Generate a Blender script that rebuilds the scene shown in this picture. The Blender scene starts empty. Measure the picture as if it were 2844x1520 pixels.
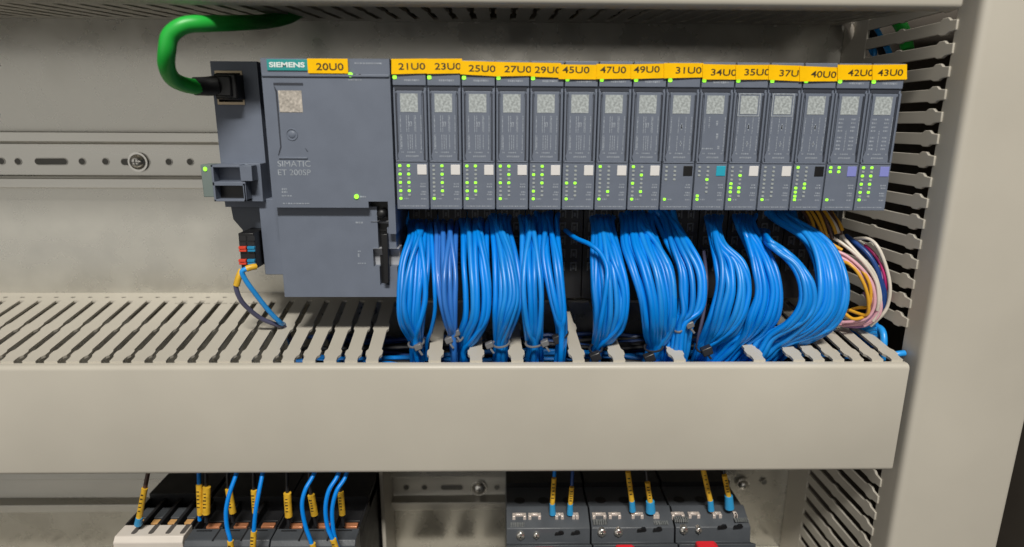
import bpy, math, random
from mathutils import Vector
random.seed(7)
# ------------------------------------------------------------------ camera
W_, H_ = 2844., 1520.
F = 1700.; PIT = math.atan(415/1700.); YAW = .020; ROLL = .0055
def _rz(v):
    c, s = math.cos(-YAW), math.sin(-YAW); return Vector((v[0]*c-v[1]*s, v[0]*s+v[1]*c, v[2]))
_R0 = _rz((1,0,0)); FW = _rz((0,math.cos(PIT),-math.sin(PIT))); _U0 = _rz((0,math.sin(PIT),math.cos(PIT)))
RT = _R0*math.cos(ROLL)+_U0*math.sin(ROLL); UP = _U0*math.cos(ROLL)-_R0*math.sin(ROLL)
def ray(u, v): return FW + RT*((u-1422)/F) + UP*((760-v)/F)
def at(u, v, Y): k = ray(u, v); return k*(Y/k.y)               # a photo point on the plane at depth Y (millimetres)
def atz(u, v, Z): k = ray(u, v); return k*(Z/k.z)
S = .001
sc = bpy.context.scene; col = sc.collection
cam = bpy.data.objects.new('camera', bpy.data.cameras.new('camera')); col.objects.link(cam)
from mathutils import Matrix
cam.matrix_world = Matrix(((RT.x,UP.x,-FW.x,0),(RT.y,UP.y,-FW.y,0),(RT.z,UP.z,-FW.z,0),(0,0,0,1)))
cam.data.sensor_width = 36; cam.data.lens = 36*F/W_; cam.data.clip_start = .01; cam.data.clip_end = 50
cam.data.dof.use_dof = True; cam.data.dof.focus_distance = .30; cam.data.dof.aperture_fstop = 5.6
sc.camera = cam
# ------------------------------------------------------------------ light
w = bpy.data.worlds.new('World'); sc.world = w; w.use_nodes = True
wn = w.node_tree; bg = wn.nodes['Background']; bg.inputs[0].default_value = (1, .97, .91, 1)
tcw = wn.nodes.new('ShaderNodeTexCoord'); dt = wn.nodes.new('ShaderNodeVectorMath'); dt.operation = 'DOT_PRODUCT'
dt.inputs[1].default_value = Vector((-.54, -.84, .06)).normalized()      # bright patch for the room's unseen lit side, shaped to brighten the back panel
mrw = wn.nodes.new('ShaderNodeMapRange'); mrw.interpolation_type = 'SMOOTHSTEP'
for i_, v_ in ((1,.76),(2,.985),(3,.018),(4,.64)): mrw.inputs[i_].default_value = v_
wn.links.new(tcw.outputs['Generated'], dt.inputs[0]); wn.links.new(dt.outputs['Value'], mrw.inputs[0]); wn.links.new(mrw.outputs[0], bg.inputs[1])
def lamp(name, pos, target, sx, sy, power, colr):
    l = bpy.data.lights.new(name, 'AREA'); l.shape = 'RECTANGLE'; l.size = sx; l.size_y = sy; l.energy = power; l.color = colr
    o = bpy.data.objects.new(name, l); col.objects.link(o); o.location = pos
    o.rotation_euler = (Vector(target)-Vector(pos)).to_track_quat('-Z', 'Y').to_euler(); return o
lamp('ceiling_lamp', (.04,-.98,1.38), (0,.28,-.06), .60, .16, 43, (1,.97,.90))
lamp('room_lamp', (.30,-1.5,.24), (0,.30,-.08), 1.0, .25, 1.0, (1,.95,.88))
sc.view_settings.view_transform = 'Standard'; sc.view_settings.look = 'None'
sc.view_settings.gamma = 1; sc.view_settings.exposure = 0
# ------------------------------------------------------------------ materials
MC = {}
def mat(name, c, rough=.5, metal=0, var=.06, vs=60, bump=0, bs=400, emit=0, spec=.5, aniso=None, coat=0):
    if name in MC: return MC[name]
    m = bpy.data.materials.new(name); m.use_nodes = True; nt = m.node_tree; b = nt.nodes['Principled BSDF']
    b.inputs['Roughness'].default_value = rough; b.inputs['Metallic'].default_value = metal
    b.inputs['Specular IOR Level'].default_value = spec
    if coat: b.inputs['Coat Weight'].default_value = coat
    tc = nt.nodes.new('ShaderNodeTexCoord'); vec = tc.outputs['Object']
    if aniso:
        mp = nt.nodes.new('ShaderNodeMapping'); mp.inputs['Scale'].default_value = aniso
        nt.links.new(vec, mp.inputs[0]); vec = mp.outputs[0]
    n = nt.nodes.new('ShaderNodeTexNoise'); n.inputs['Scale'].default_value = vs; n.inputs['Detail'].default_value = 5
    nt.links.new(vec, n.inputs['Vector'])
    r = nt.nodes.new('ShaderNodeMapRange'); r.inputs[1].default_value = .3; r.inputs[2].default_value = .7
    r.inputs[3].default_value = 1-var; r.inputs[4].default_value = 1+var
    nt.links.new(n.outputs[0], r.inputs[0])
    mx = nt.nodes.new('ShaderNodeVectorMath'); mx.operation = 'SCALE'; mx.inputs[0].default_value = c
    nt.links.new(r.outputs[0], mx.inputs['Scale']); nt.links.new(mx.outputs[0], b.inputs['Base Color'])
    r2 = nt.nodes.new('ShaderNodeMapRange'); r2.inputs[1].default_value = .3; r2.inputs[2].default_value = .7
    r2.inputs[3].default_value = max(0,rough-.06); r2.inputs[4].default_value = min(1,rough+.08)
    nt.links.new(n.outputs[0], r2.inputs[0]); nt.links.new(r2.outputs[0], b.inputs['Roughness'])
    if bump:
        n2 = nt.nodes.new('ShaderNodeTexNoise'); n2.inputs['Scale'].default_value = bs; n2.inputs['Detail'].default_value = 4
        nt.links.new(vec, n2.inputs['Vector'])
        bp = nt.nodes.new('ShaderNodeBump'); bp.inputs['Strength'].default_value = bump; bp.inputs['Distance'].default_value = .0004
        nt.links.new(n2.outputs[0], bp.inputs['Height']); nt.links.new(bp.outputs[0], b.inputs['Normal'])
    if emit:
        b.inputs['Emission Color'].default_value = (*c, 1); b.inputs['Emission Strength'].default_value = emit
    MC[name] = m; return m
duct_m = mat('duct_plastic', (.50,.465,.40), .42, var=.07, vs=11, bump=.06, bs=1500)
duct_in = duct_m
galv = mat('galvanised_sheet', (.56,.545,.495), .27, metal=.72, var=.10, vs=48, bump=.03, bs=300)
rail_m = mat('zinc_rail', (.60,.585,.54), .30, metal=.85, var=.06, vs=90, bump=.1, bs=300, aniso=(.15,1,1))
plc_m = mat('blue_grey_plastic', (.140,.162,.212), .50, var=.04, vs=120, bump=.15, bs=2500)
plc_d = mat('shaded_plastic', (.085,.10,.13), .5, var=.05, vs=120)  # darkened copy of the blue grey, for the adapter part in shade
dark_m = mat('charcoal_plastic', (.014,.014,.016), .5, var=.15, vs=90)
anth_m = mat('anthracite_plastic', (.066,.073,.083), .42, var=.12, vs=70, bump=.15, bs=900)
black_m = mat('black_plastic', (.008,.008,.009), .4, var=.1)
white_m = mat('white_plastic', (.72,.70,.69), .45, var=.03)
cream_m = mat('cream_plastic', (.66,.60,.54), .45, var=.04)
yel_m = mat('yellow_tape', (.95,.53,.0), .55, var=.06, vs=150, bump=.2, bs=250, spec=.15)
sleeve_m = mat('yellow_sleeve', (.72,.42,.03), .45, var=.22, vs=300, bump=.2, bs=500)
ink_m = mat('dark_ink', (.05,.035,.01), .5)
teal_m = mat('teal_plate', (.02,.30,.29), .4, var=.03)
tealtxt = mat('white_print', (.75,.82,.80), .5)
print_m = mat('grey_print', (.33,.36,.40), .5, var=.3, vs=900)
print_s = mat('soft_grey_print', (.30,.33,.38), .5, var=.3, vs=900)
code_m = mat('pale_plate', (.37,.40,.405), .45, var=.42, vs=1000)
code_w = mat('warm_pale_plate', (.44,.40,.355), .45, var=.38, vs=900)
led_on = mat('lit_green_light', (.33,1.,.05), .4, var=0, emit=.9)
led_gl = mat('green_light_halo', (.16,.28,.14), .5)
led_off = mat('unlit_light', (.36,.39,.39), .35, var=.05)
cyan_m = mat('cyan_tile', (.02,.36,.50), .4, var=.03)
purp_m = mat('violet_tile', (.23,.25,.60), .4, var=.03)
blue_m = mat('blue_insulation', (.001,.225,.75), .36, var=.10, vs=25, spec=.35)
blue2_m = mat('deep_blue_insulation', (.002,.20,.66), .36, var=.1, vs=25)
blue3_m = mat('mid_blue_insulation', (.008,.25,.74), .38, var=.12, vs=40)
viol_m = mat('violet_blue_insulation', (.03,.17,.56), .33, var=.1, vs=25)
lblue_m = mat('light_blue_insulation', (.02,.30,.78), .30, var=.05)
navy_m = mat('navy_insulation', (.012,.055,.22), .35)
vgrey_m = mat('violet_grey_insulation', (.085,.085,.15), .35)
pink_m = mat('pink_insulation', (.70,.38,.45), .35)
whiw_m = mat('white_insulation', (.66,.60,.52), .35)
mag_m = mat('magenta_insulation', (.50,.03,.16), .35)
yelw_m = mat('yellow_insulation', (.70,.36,.03), .35)
lil_m = mat('lilac_insulation', (.38,.20,.40), .35)
brn_m = mat('brown_insulation', (.10,.05,.035), .4)
blkw_m = mat('black_insulation', (.012,.012,.014), .4)
green_m = mat('green_sheath', (.02,.42,.05), .36, var=.06, vs=30)
fer_m = mat('blue_ferrule', (.03,.30,.60), .4)
red_m = mat('red_plastic', (.75,.02,.03), .35, var=.03)
redl_m = mat('red_lever', (.65,.05,.02), .4); bluel_m = mat('blue_lever', (.01,.22,.42), .4)
copper_m = mat('copper_clamp', (.62,.25,.12), .35, metal=.3)
steel_m = mat('bright_steel', (.70,.68,.64), .22, metal=.9, var=.1, vs=400, bump=.3, bs=600)
tan_m = mat('tan_shield', (.50,.40,.27), .35, metal=.4)
tie_c = mat('clear_nylon', (.15,.15,.155), .3, spec=.6); tie_b = mat('black_nylon', (.025,.025,.028), .3)
wall_m = mat('cabinet_paint', (.10,.085,.07), .6)
hole_m = black_m
# ------------------------------------------------------------------ mesh builder (millimetres)
class MB:
    def __init__(s): s.v = []; s.f = []; s.sm = False
    def box(s, x0, x1, y0, y1, z0, z1):
        n = len(s.v)
        s.v += [(x,y,z) for z in (z0,z1) for y in (y0,y1) for x in (x0,x1)]
        s.f += [tuple(n+i for i in q) for q in ((0,2,3,1),(4,5,7,6),(0,1,5,4),(2,6,7,3),(0,4,6,2),(1,3,7,5))]
        return s
    def prism(s, poly, axis, a, b):
        # poly: 2D points; axis x: (y,z); axis y: (x,z); axis z: (x,y)
        n = len(s.v); k = len(poly)
        def P(p, t): return {'x':(t,p[0],p[1]), 'y':(p[0],t,p[1]), 'z':(p[0],p[1],t)}[axis]
        s.v += [P(p,a) for p in poly]+[P(p,b) for p in poly]
        s.f += [tuple(range(n,n+k))[::-1], tuple(range(n+k,n+2*k))]
        s.f += [(n+i, n+(i+1)%k, n+k+(i+1)%k, n+k+i) for i in range(k)]
        return s
    def hexa(s, front, back):
        n = len(s.v); s.v += [tuple(p) for p in front]+[tuple(p) for p in back]; k = len(front)
        s.f += [tuple(range(n,n+k)), tuple(range(n+k,n+2*k))[::-1]]
        s.f += [(n+i, n+k+i, n+k+(i+1)%k, n+(i+1)%k) for i in range(k)]
        return s
    def tube(s, pts, r, n=10, sub=5, closed=False, ends=True, r2=None):
        pts = [Vector(p) for p in pts]
        if sub > 1 and len(pts) > 2:
            q = []; m = len(pts)
            rng = m if closed else m-1
            for i in range(rng):
                if closed: a,b,c,d = pts[(i-1)%m],pts[i],pts[(i+1)%m],pts[(i+2)%m]
                else: a,b,c,d = pts[max(i-1,0)],pts[i],pts[i+1],pts[min(i+2,m-1)]
                for j in range(sub):
                    t = j/sub
                    q.append(.5*((2*b)+(c-a)*t+(2*a-5*b+4*c-d)*t*t+(3*b-a-3*c+d)*t**3))
            if not closed: q.append(pts[-1])
            pts = q
        m = len(pts); base = len(s.v); nrm = None
        for i, p in enumerate(pts):
            if closed: tg = pts[(i+1)%m]-pts[i-1]
            else: tg = pts[min(i+1,m-1)]-pts[max(i-1,0)]
            tg.normalize()
            if nrm is None:
                nrm = tg.cross(Vector((0,0,1))) if abs(tg.z) < .9 else tg.cross(Vector((0,1,0)))
            nrm = (nrm - tg*nrm.dot(tg)).normalized(); bn = tg.cross(nrm)
            rr = r if r2 is None else r+(r2-r)*i/(m-1)
            for j in range(n):
                a = 2*math.pi*j/n; s.v.append(tuple(p+nrm*(rr*math.cos(a))+bn*(rr*math.sin(a))))
        for i in range(m if closed else m-1):
            for j in range(n):
                i2 = (i+1)%m
                s.f.append((base+i*n+j, base+i*n+(j+1)%n, base+i2*n+(j+1)%n, base+i2*n+j))
        if ends and not closed:
            s.f.append(tuple(base+j for j in range(n))[::-1]); s.f.append(tuple(base+(m-1)*n+j for j in range(n)))
        s.sm = True; return s
    def cyl(s, p, q, r, n=20): 
        sm = s.sm; s.tube([p,q], r, n, 1); s.sm = sm; return s
    def dome(s, c, r, h, n=20, k=5):            # dome facing the viewer (-y)
        base = len(s.v); c = Vector(c)
        for i in range(k):
            a = (math.pi/2)*i/k
            for j in range(n):
                t = 2*math.pi*j/n; s.v.append((c.x+r*math.cos(a)*math.cos(t), c.y-h*math.sin(a), c.z+r*math.cos(a)*math.sin(t)))
        s.v.append((c.x, c.y-h, c.z)); top = len(s.v)-1
        for i in range(k-1):
            for j in range(n): s.f.append((base+i*n+j, base+i*n+(j+1)%n, base+(i+1)*n+(j+1)%n, base+(i+1)*n+j))
        for j in range(n): s.f.append((base+(k-1)*n+j, base+(k-1)*n+(j+1)%n, top))
        s.sm = True; return s
    def mesh(s, name, m, org=(0,0,0)):
        me = bpy.data.meshes.new(name)
        me.from_pydata([((x-org[0])*S,(y-org[1])*S,(z-org[2])*S) for x,y,z in s.v], [], s.f)
        me.materials.append(m)
        import bmesh
        bm = bmesh.new(); bm.from_mesh(me); bmesh.ops.recalc_face_normals(bm, faces=bm.faces); bm.to_mesh(me); bm.free()
        if s.sm:
            for p in me.polygons: p.use_smooth = True
            try: me.set_sharp_from_angle(angle=math.radians(50))
            except Exception: pass
        me.update(); return me
    def build(s, name, m, parent=None, bevel=0, seg=2, label=None):
        org = parent['_org'] if parent is not None else (0,0,0)
        o = bpy.data.objects.new(name, s.mesh(name, m, org)); col.objects.link(o)
        if parent is not None: o.parent = parent if not isinstance(parent, Org) else parent.o
        if bevel:
            b = o.modifiers.new('bevel', 'BEVEL'); b.width = bevel*S; b.segments = seg; b.limit_method = 'ANGLE'; b.angle_limit = .6
            for p in o.data.polygons: p.use_smooth = True
            o.data.set_sharp_from_angle(angle=.6) if not s.sm else None
            b.harden_normals = False
        if label: o['label'] = label
        return o
class Org:                                   # a thing (or part) with its origin in millimetres
    def __init__(s, o, org): s.o = o; s.org = tuple(org)
    def __getitem__(s, k): return s.org
def thing(name, label, cat, loc, group=None):
    o = bpy.data.objects.new(name, None); col.objects.link(o); o.location = [c*S for c in loc]
    o.empty_display_size = .01; o['label'] = label; o['category'] = cat
    if group: o['group'] = group
    return Org(o, loc)
def sub(o, t): return Org(o, t.org)          # a part that parents sub-parts
def struct(o): o['kind'] = 'structure'; return o
def tag(o, label, cat, group=None):
    o['label'] = label; o['category'] = cat
    if group: o['group'] = group
    return o
def inst(me, name, t, off=(0,0,0), bevel=0):
    o = bpy.data.objects.new(name, me); col.objects.link(o); o.parent = t.o; o.location = [c*S for c in off]
    if bevel:
        b = o.modifiers.new('bevel', 'BEVEL'); b.width = bevel*S; b.segments = 2; b.limit_method = 'ANGLE'; b.angle_limit = .6
    return o
def text(s, x0, x1, z0, h, Y, m, name, t, bold=0, rot=0, yslope=0, ital=0):
    cu = bpy.data.curves.new('t', 'FONT'); cu.body = s; cu.size = 1; cu.offset = bold; cu.resolution_u = 4
    ob = bpy.data.objects.new('t', cu); me = bpy.data.meshes.new_from_object(ob)
    xs = [v.co.x for v in me.vertices]; ys = [v.co.y for v in me.vertices]
    ax, bx, ay, by = min(xs), max(xs), min(ys), max(ys); o3 = t.org
    for v in me.vertices:
        X = (v.co.x-ax)/(bx-ax)*(x1-x0); Z = (v.co.y-ay)/(by-ay)*h
        xx = x0+X-Z*rot; zz = z0+Z+X*rot
        v.co = ((xx-o3[0])*S, (Y+X*yslope-o3[1])*S, (zz-o3[2])*S)
    me.materials.clear(); me.materials.append(m); me.name = name
    bpy.data.objects.remove(ob); bpy.data.curves.remove(cu)
    o = bpy.data.objects.new(name, me); col.objects.link(o); o.parent = t.o; return o
YB = 352.
# ------------------------------------------------------------------ back panel and cabinet
struct(MB().box(-430, 200, YB, YB+2, -460, 140).build('back_panel', galv))
struct(MB().box(272, 274, 150, 360, -460, 140).box(200, 272, 352, 354, -460, 140).build('cabinet_wall', wall_m))
# ------------------------------------------------------------------ ducts
def lid_profile(yf, yb, z0, z1, th=1.3, r=2.2):
    """closed U profile opening to the back, rounded front corners; (y,z) points"""
    p = [(yb, z1)]
    for i in range(5):
        a = math.pi/2*i/4; p.append((yf+r-r*math.sin(a), z1-r+r*math.cos(a)))
    for i in range(5):
        a = math.pi/2*i/4; p.append((yf+r-r*math.cos(a), z0+r-r*math.sin(a)))
    p.append((yb, z0)); p.append((yb, z0+th)); p.append((yf+th, z0+th)); p.append((yf+th, z1-th)); p.append((yb, z1-th))
    return p
def slots_pts(yb, yf, half, neck, mouth):
    """half widths of a slot along its length, list of (y, halfwidth) from the back to the tip"""
    L = yb-yf
    return [(yb, half), (yb-.42*L, half), (yb-.45*L, neck), (yb-.52*L, neck), (yb-.55*L, half*1.08),
            (yb-.84*L, half*1.12), (yb-.865*L, neck*1.05), (yb-.915*L, neck*1.1), (yb-.94*L, mouth*.95), (yb-.97*L, mouth*1.05), (yf, mouth)]
def wall_z(y, z0=-97.7, k=.100): return z0-(YB-y)*k
us = [17.0]
while us[-1] < 2600: us.append(us[-1]+59.75-.0026*us[-1])
while us[0] > -900: us.insert(0, us[0]-59.6)
def plane_pt(u, v):            # photo point on the duct's top wall
    k = ray(u, v); t = (-97.7-.1*YB)/(k.z-.1*k.y); return k*t
n0 = us.index(17.0)
mid = thing('cable_duct', 'long horizontal grey slotted cable duct below the controller, blue wires dropping into it', 'cable duct', (-20, 262, -135))
lid = MB().prism(lid_profile(262, 266.4, -162.4, -107.3), 'x', -420, 190.2).build('cover', duct_m, mid, bevel=.35)
YS = 339.5; YT = 266.
removed = [(1044,1196),(1235,1313),(1349,1420),(1459,1590),(1627,1709),(1745,1826),(1856,1880),(1912,1990),(2025,2097),(2133,2186)]
mw = MB()
xs_f = []
for k, u in enumerate(us):
    i = k-n0
    xf = plane_pt(u, 986).x
    skew = -11.0 + (i/41.)*14.0 if i > -99 else -11
    xs_f.append((xf, xf+max(-13, min(5, skew))))
prof = slots_pts(YS, YT, 1.55, .85, 1.95)
def strip(mbx, left, right, th=1.2):
    """left/right: x at each profile station"""
    top = [(l, y) for l, (y, _) in zip(left, prof)]+[(r, y) for r, (y, _) in reversed(list(zip(right, prof)))]
    n = len(mbx.v); kk = len(top)
    mbx.v += [(x, y, wall_z(y)) for x, y in top]+[(x, y, wall_z(y)-th) for x, y in top]
    mbx.f += [tuple(range(n, n+kk)), tuple(range(n+kk, n+2*kk))[::-1]]
    mbx.f += [(n+i, n+(i+1)%kk, n+kk+(i+1)%kk, n+kk+i) for i in range(kk)]
def lerp_x(pair, y): f = (y-YT)/(YS-YT); return pair[0]+(pair[1]-pair[0])*f
for k in range(len(us)-1):
    uc = (us[k]+us[k+1])/2
    if uc > 2480: break
    if any(a <= uc <= b for a, b in removed): continue
    l = [lerp_x(xs_f[k], y)+h for y, h in prof]; r = [lerp_x(xs_f[k+1], y)-h for y, h in prof]
    strip(mw, l, r)
last = 182.5
# back strip of the wall with a row of small holes (separate little dark sockets)
mw.hexa([(-420,YS,wall_z(YS)),(last+4,YS,wall_z(YS)),(last+4,YB-.2,wall_z(YB-.2)),(-420,YB-.2,wall_z(YB-.2))],
        [(-420,YS,wall_z(YS)-1.2),(last+4,YS,wall_z(YS)-1.2),(last+4,YB-.2,wall_z(YB-.2)-1.2),(-420,YB-.2,wall_z(YB-.2)-1.2)])
mw.build('slotted_side', duct_m, mid)
MB().box(-420, 186, 266, YB-.3, -162, -160.8).build('lower_side', duct_m, mid)
hm = MB(); q = plane_pt(15, 826)
hx = plane_pt(15.3, 826).x; hd = (plane_pt(391, 826).x-hx)/8
for i in range(-1, 14):
    x = hx+hd*i; y = q.y; z = wall_z(y)+.06
    hm.prism([(x+1.3*math.cos(a), y+.9*math.sin(a)) for a in [j*math.pi/5 for j in range(10)]], 'z', z-.1, z)
hm.build('punched_hole_row', mat('shaded_hole', (.10,.09,.075), .6), mid)
pm = MB()
for u0, u1 in ((487,520),(540,582),(595,630),(640,668),(690,725)):
    u = u0
    while u < u1:
        p = plane_pt(u, 843); z = wall_z(p.y)+.08; wd = random.uniform(.5,1.2)
        pm.box(p.x, p.x+wd, p.y-.7, p.y+.5, z-.06, z); u += (wd+.5)*4.7
pm.build('printing', mat('faint_print', (.27,.25,.21), .6), mid)
low = mid.o.copy(); col.objects.link(low); low.location.z -= .176
low['label'] = 'lower grey slotted cable duct below the contactors and breakers, under the bottom edge'
for ch in list(mid.o.children):
    c_ = ch.copy(); col.objects.link(c_); c_.parent = low
# top duct, seen from below
top = thing('cable_duct', 'grey slotted cable duct along the top edge, seen from below above the modules', 'cable duct', (-20, 262, 70))
MB().prism(lid_profile(262, 269.5, 46.2, 101), 'x', -420, 186.3).build('cover', duct_m, top, bevel=.35)
tw = MB(); prt = slots_pts(340, 268, 1.6, .9, 1.9)
def tz(y): return 47.8+(y-268)*.063
x = -415.
while x < 182:
    P_ = [(x+h, y) for y, h in prt]+[(x+9.8-h, y) for y, h in reversed(prt)]
    n = len(tw.v); kk = len(P_)
    tw.v += [(a, b, tz(b)) for a, b in P_]+[(a, b, tz(b)+1.2) for a, b in P_]
    tw.f += [tuple(range(n, n+kk))[::-1], tuple(range(n+kk, n+2*kk))]
    tw.f += [(n+i, n+kk+i, n+kk+(i+1)%kk, n+(i+1)%kk) for i in range(kk)]
    x += 9.8
tw.hexa([(-420,340,tz(340)),(-420,YB-.3,tz(YB)),(186,YB-.3,tz(YB)),(186,340,tz(340))],
        [(-420,340,tz(340)+1.2),(-420,YB-.3,tz(YB)+1.2),(186,YB-.3,tz(YB)+1.2),(186,340,tz(340)+1.2)])
tw.build('slotted_side', duct_m, top)
MB().box(-420, 186, 266, YB-.3, 99, 100.2).build('upper_side', duct_m, top)
# side duct (vertical)
side = thing('cable_duct', 'vertical grey slotted cable duct at the right edge with a tall plain cover', 'cable duct', (220, 262, -460))
prs = [(x, y) for y, x in lid_profile(262.2, 271, 187.2, 251.3, r=1.0)]
# rounded, softly bulged left corner
lp = [(195.4,277),(195.4,266),(195.6,264.4),(196.2,263.2),(197.3,262.5),(199,262.2),(248.5,262.2),(250.4,262.9),(251.3,264.5),(251.3,277),(250,277),(250,264.5),(197,264.4),(196.7,277)]
MB().prism(lp, 'z', -460, 140).build('cover', duct_m, side, bevel=.2)
tips = [51,115,181,244,307,369,428,489,548,607,663,720,775,828,882]
def zx(v, u=2600): 
    k = ray(u, v); return k.z/k.y*267
zs = []
for v in tips:
    uu = 2675-(v-51)*.157
    zs.append(at(uu, v, 267.5).z)
step = (zs[0]-zs[-1])/14
sw = MB(); z0 = zs[0]
XW = 188.4
def slat(z, ztip=0):
    h = 5.3
    # (y,z) outline with the little bumps that narrow the slot
    t = [(331,0),(306,0),(304.5,.75),(302,.75),(300.5,0),(277,0),(275.4,1.1),(272.2,1.1),(270.6,-.2),(266.5,-.5)]
    b = [(266.5,-h+.6),(270.5,-h+.3),(272.2,-h-.7),(275.4,-h-.7),(277,-h),(300.5,-h),(302,-h-.5),(304.5,-h-.5),(306,-h),(331,-h)]
    sw.prism([(y, z+d) for y, d in t+b], 'x', XW, XW+1.3)
k = -3
zslats = []
while True:
    z = z0-step*k
    if z < -455: break
    if z < 130 and not (-168 < z < zs[-1]-1): slat(z); zslats.append(z)
    k += 1
sw.box(XW, XW+1.3, 331.01, YB-.3, -458, -166).box(XW, XW+1.3, 331.01, YB-.3, zs[-1]-6, 138)
def lean(p):
    x_, y_, z_ = p; k_ = y_/188.4; y2 = 222.2*k_/(1+.1*k_); return (222.2-.1*y2+(x_-XW), y2 if y_ < 351 else y_, z_*(y2 if y_ < 351 else y_)/y_)
sw.v = [lean(p) for p in sw.v]
sw.build('slotted_side', duct_m, side, bevel=.25)
MB().box(248.6, 249.8, 271, YB-.3, -458, 138).build('outer_side', duct_m, side)
# ------------------------------------------------------------------ DIN rails with screws
def rail(label, ztop, zbot, x0, x1, holes, slots, screws, zc):
    t = thing('mounting_rail', label, 'rail', ((x0+x1)/2, 348, zc))
    p = [(344,ztop),(345,ztop),(345,ztop-4.6),(351.6,ztop-5.6),(351.6,zbot+5.6),(345,zbot+4.6),(345,zbot),(344,zbot),
         (344,zbot+5.4),(350.6,zbot+6.4),(350.6,ztop-6.4),(344,ztop-5.4)]
    MB().prism(p, 'x', x0, x1).build('channel', rail_m, t, bevel=.4)
    hb = MB(); rb = MB()
    for cx, cz, a, b in [(h[0], h[1], 1.9, 1.9) for h in holes]+[(s[0], s[1], s[2], 1.9) for s in slots]:
        pts = []
        for i in range(20):
            th = 2*math.pi*i/20; pts.append((cx+(a-b)*(1 if math.cos(th) > 0 else -1)+b*math.cos(th), cz+b*math.sin(th)))
        hb.prism(pts, 'y', 350.52, 350.58)
        rb.tube([(p_[0], 350.5, p_[1]) for p_ in pts], .22, 6, 1, closed=True)
    hb.build('punched_hole', mat('hole_dark', (.16,.155,.14), .5), t); rb.build('hole_rim', rail_m, t)
    for cx, cz, r in screws:
        s_ = MB().cyl((cx,350.4,cz),(cx,349.4,cz),r*1.25,28).dome((cx,349.4,cz), r, 2.6).build('screw', steel_m, t)
        c = MB().box(cx-r*.4,cx+r*.4,346.6,347.0,cz-.25,cz+.25).box(cx-.25,cx+.25,346.6,347.0,cz-r*.4,cz+r*.4)
        c.build('screw_slot', mat('slot_shadow', (.2,.19,.17), .4, metal=.5), sub(s_, t)).parent = s_
    return t
g = lambda u, v: (at(u, v, 350.5).x, at(u, v, 350.5).z)
rail('grey steel mounting rail behind the controller, running to the left edge', at(100,366,344).z, at(100,523,344).z, -420, 150,
     [g(50,449),g(228,449),g(293,449),g(469,450),g(528,450),g(4,448)], [(*g(142,449),9), (*g(376,450),8)], [(*g(385,450),4.3)], -22)
lz = at(1300,1354,350.5).z
rail('grey steel mounting rail in the lower row between contactors and breakers', lz+16.5, at(1250,1417,344).z, -420, 150,
     [g(1128,1354),g(1179,1354),g(1380,1354),g(2122,1340)], [(*g(1255,1354),7.2)], [(*g(1330,1354),4.2),(*g(2062,1344),3.4)], lz)
# ------------------------------------------------------------------ head module
hd_ = thing('controller', 'large blue grey controller with a teal name plate and yellow label 20U0', 'controller', (-75, 316, -80))
def A(u, v, Y=280): p = at(u, v, Y); return p.x, p.z
xl, xr = -103.4, -48.0; zt = at(720,161,280).z; zm = at(900,577,280).z; zb = at(900,825,284).z
cv = MB()
cv.box(xl, xr, 280, 346, A(1,200)[1], zt)
rx0, rz1 = A(1023,560); rx1 = A(1077,560)[0]; xs1 = A(1110,560)[0]
cv.box(xl, rx0, 280, 346, zm, A(1,200)[1]-.01)
cv.box(rx0+.001, xr, 280, 346, rz1, A(1,200)[1]-.011)
cv.box(rx1, xr, 280, 346, A(1077,650)[1], rz1-.001)
cvo = cv.build('front_cover', plc_m, hd_)
MB().box(xl+.2, xr-.2, 279.35, 280.2, A(1,207)[1]-.2, A(1,200)[1]).build('ridge', plc_m, hd_, bevel=.3)
lo = MB(); xl2 = A(791,825,284)[0]; slx0 = A(1052,700,284)[0]; slx1 = A(1078,700,284)[0]
s_z1 = A(1060,650,284)[1]; rz_a = A(1036,693,284)[1]; rz_b = A(1036,741,284)[1]; gx = A(1036,700,284)[0]; sz0 = A(1060,792,284)[1]
lo.box(xl2, gx, 284, 350, zb, zm-.01).box(gx+.001, slx0, 284, 350, zb, rz_b).box(gx+.001, slx0, 284, 350, rz_a, zm-.01)
lo.box(slx1, xr-.8, 284, 350, zb, rz_b).box(slx1, xr-.8, 284, 350, rz_a, s_z1+3).box(slx0+.001, slx1-.001, 284, 350, zb, sz0)
lo.build('base', plc_m, hd_)
# curved floors of the two recesses, pale to imitate the lamp's reflection
for (ua, ub, va, vb, yy) in ((1030,1080,618,642,284),(1036,1110,693,741,284)):
    x0_, z1_ = A(ua, va, yy); x1_, z0_ = A(ub, vb, yy); c = []
    for i in range(7):
        a = math.pi/2*i/6; c.append((yy+5*math.cos(a)-.5, z0_-.5+(z1_-z0_+1.0)*math.sin(a)))
    c.append((yy+9, z1_+.5)); c.append((yy+9, z0_-.5))
    MB().prism(c[::-1], 'x', x0_, x1_).build('recess_floor', mat('glossy_highlight', (.42,.43,.46), .28, var=.03), hd_)
MB().box(rx0-.3, rx1+.2, 287, 288, A(1,642)[1]-1, rz1+.2).build('recess_back', black_m, hd_)
MB().box(slx0-.2, slx1+.2, 287.5, 288.4, sz0-1, s_z1+.5).build('slot_back', black_m, hd_)
kx, kz = A(1060,594,282); MB().cyl((kx,287,kz),(kx,281.5,kz),2.2,20).dome((kx,281.5,kz),2.2,1.4).build('knob', black_m, hd_)
lv = MB(); l0 = A(1066,650,281.5); l1 = A(1067,788,281.5)
lv.prism([(l0[0]-1.3,l0[1]),(l0[0]+1.7,l0[1]),(l0[0]+1.9,-62),(l0[0]+1.4,l1[1]),(l0[0]-.9,l1[1]),(l0[0]-1.1,-60)], 'y', 281.2, 287)
lv.build('latch', black_m, hd_, bevel=.4)
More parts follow.
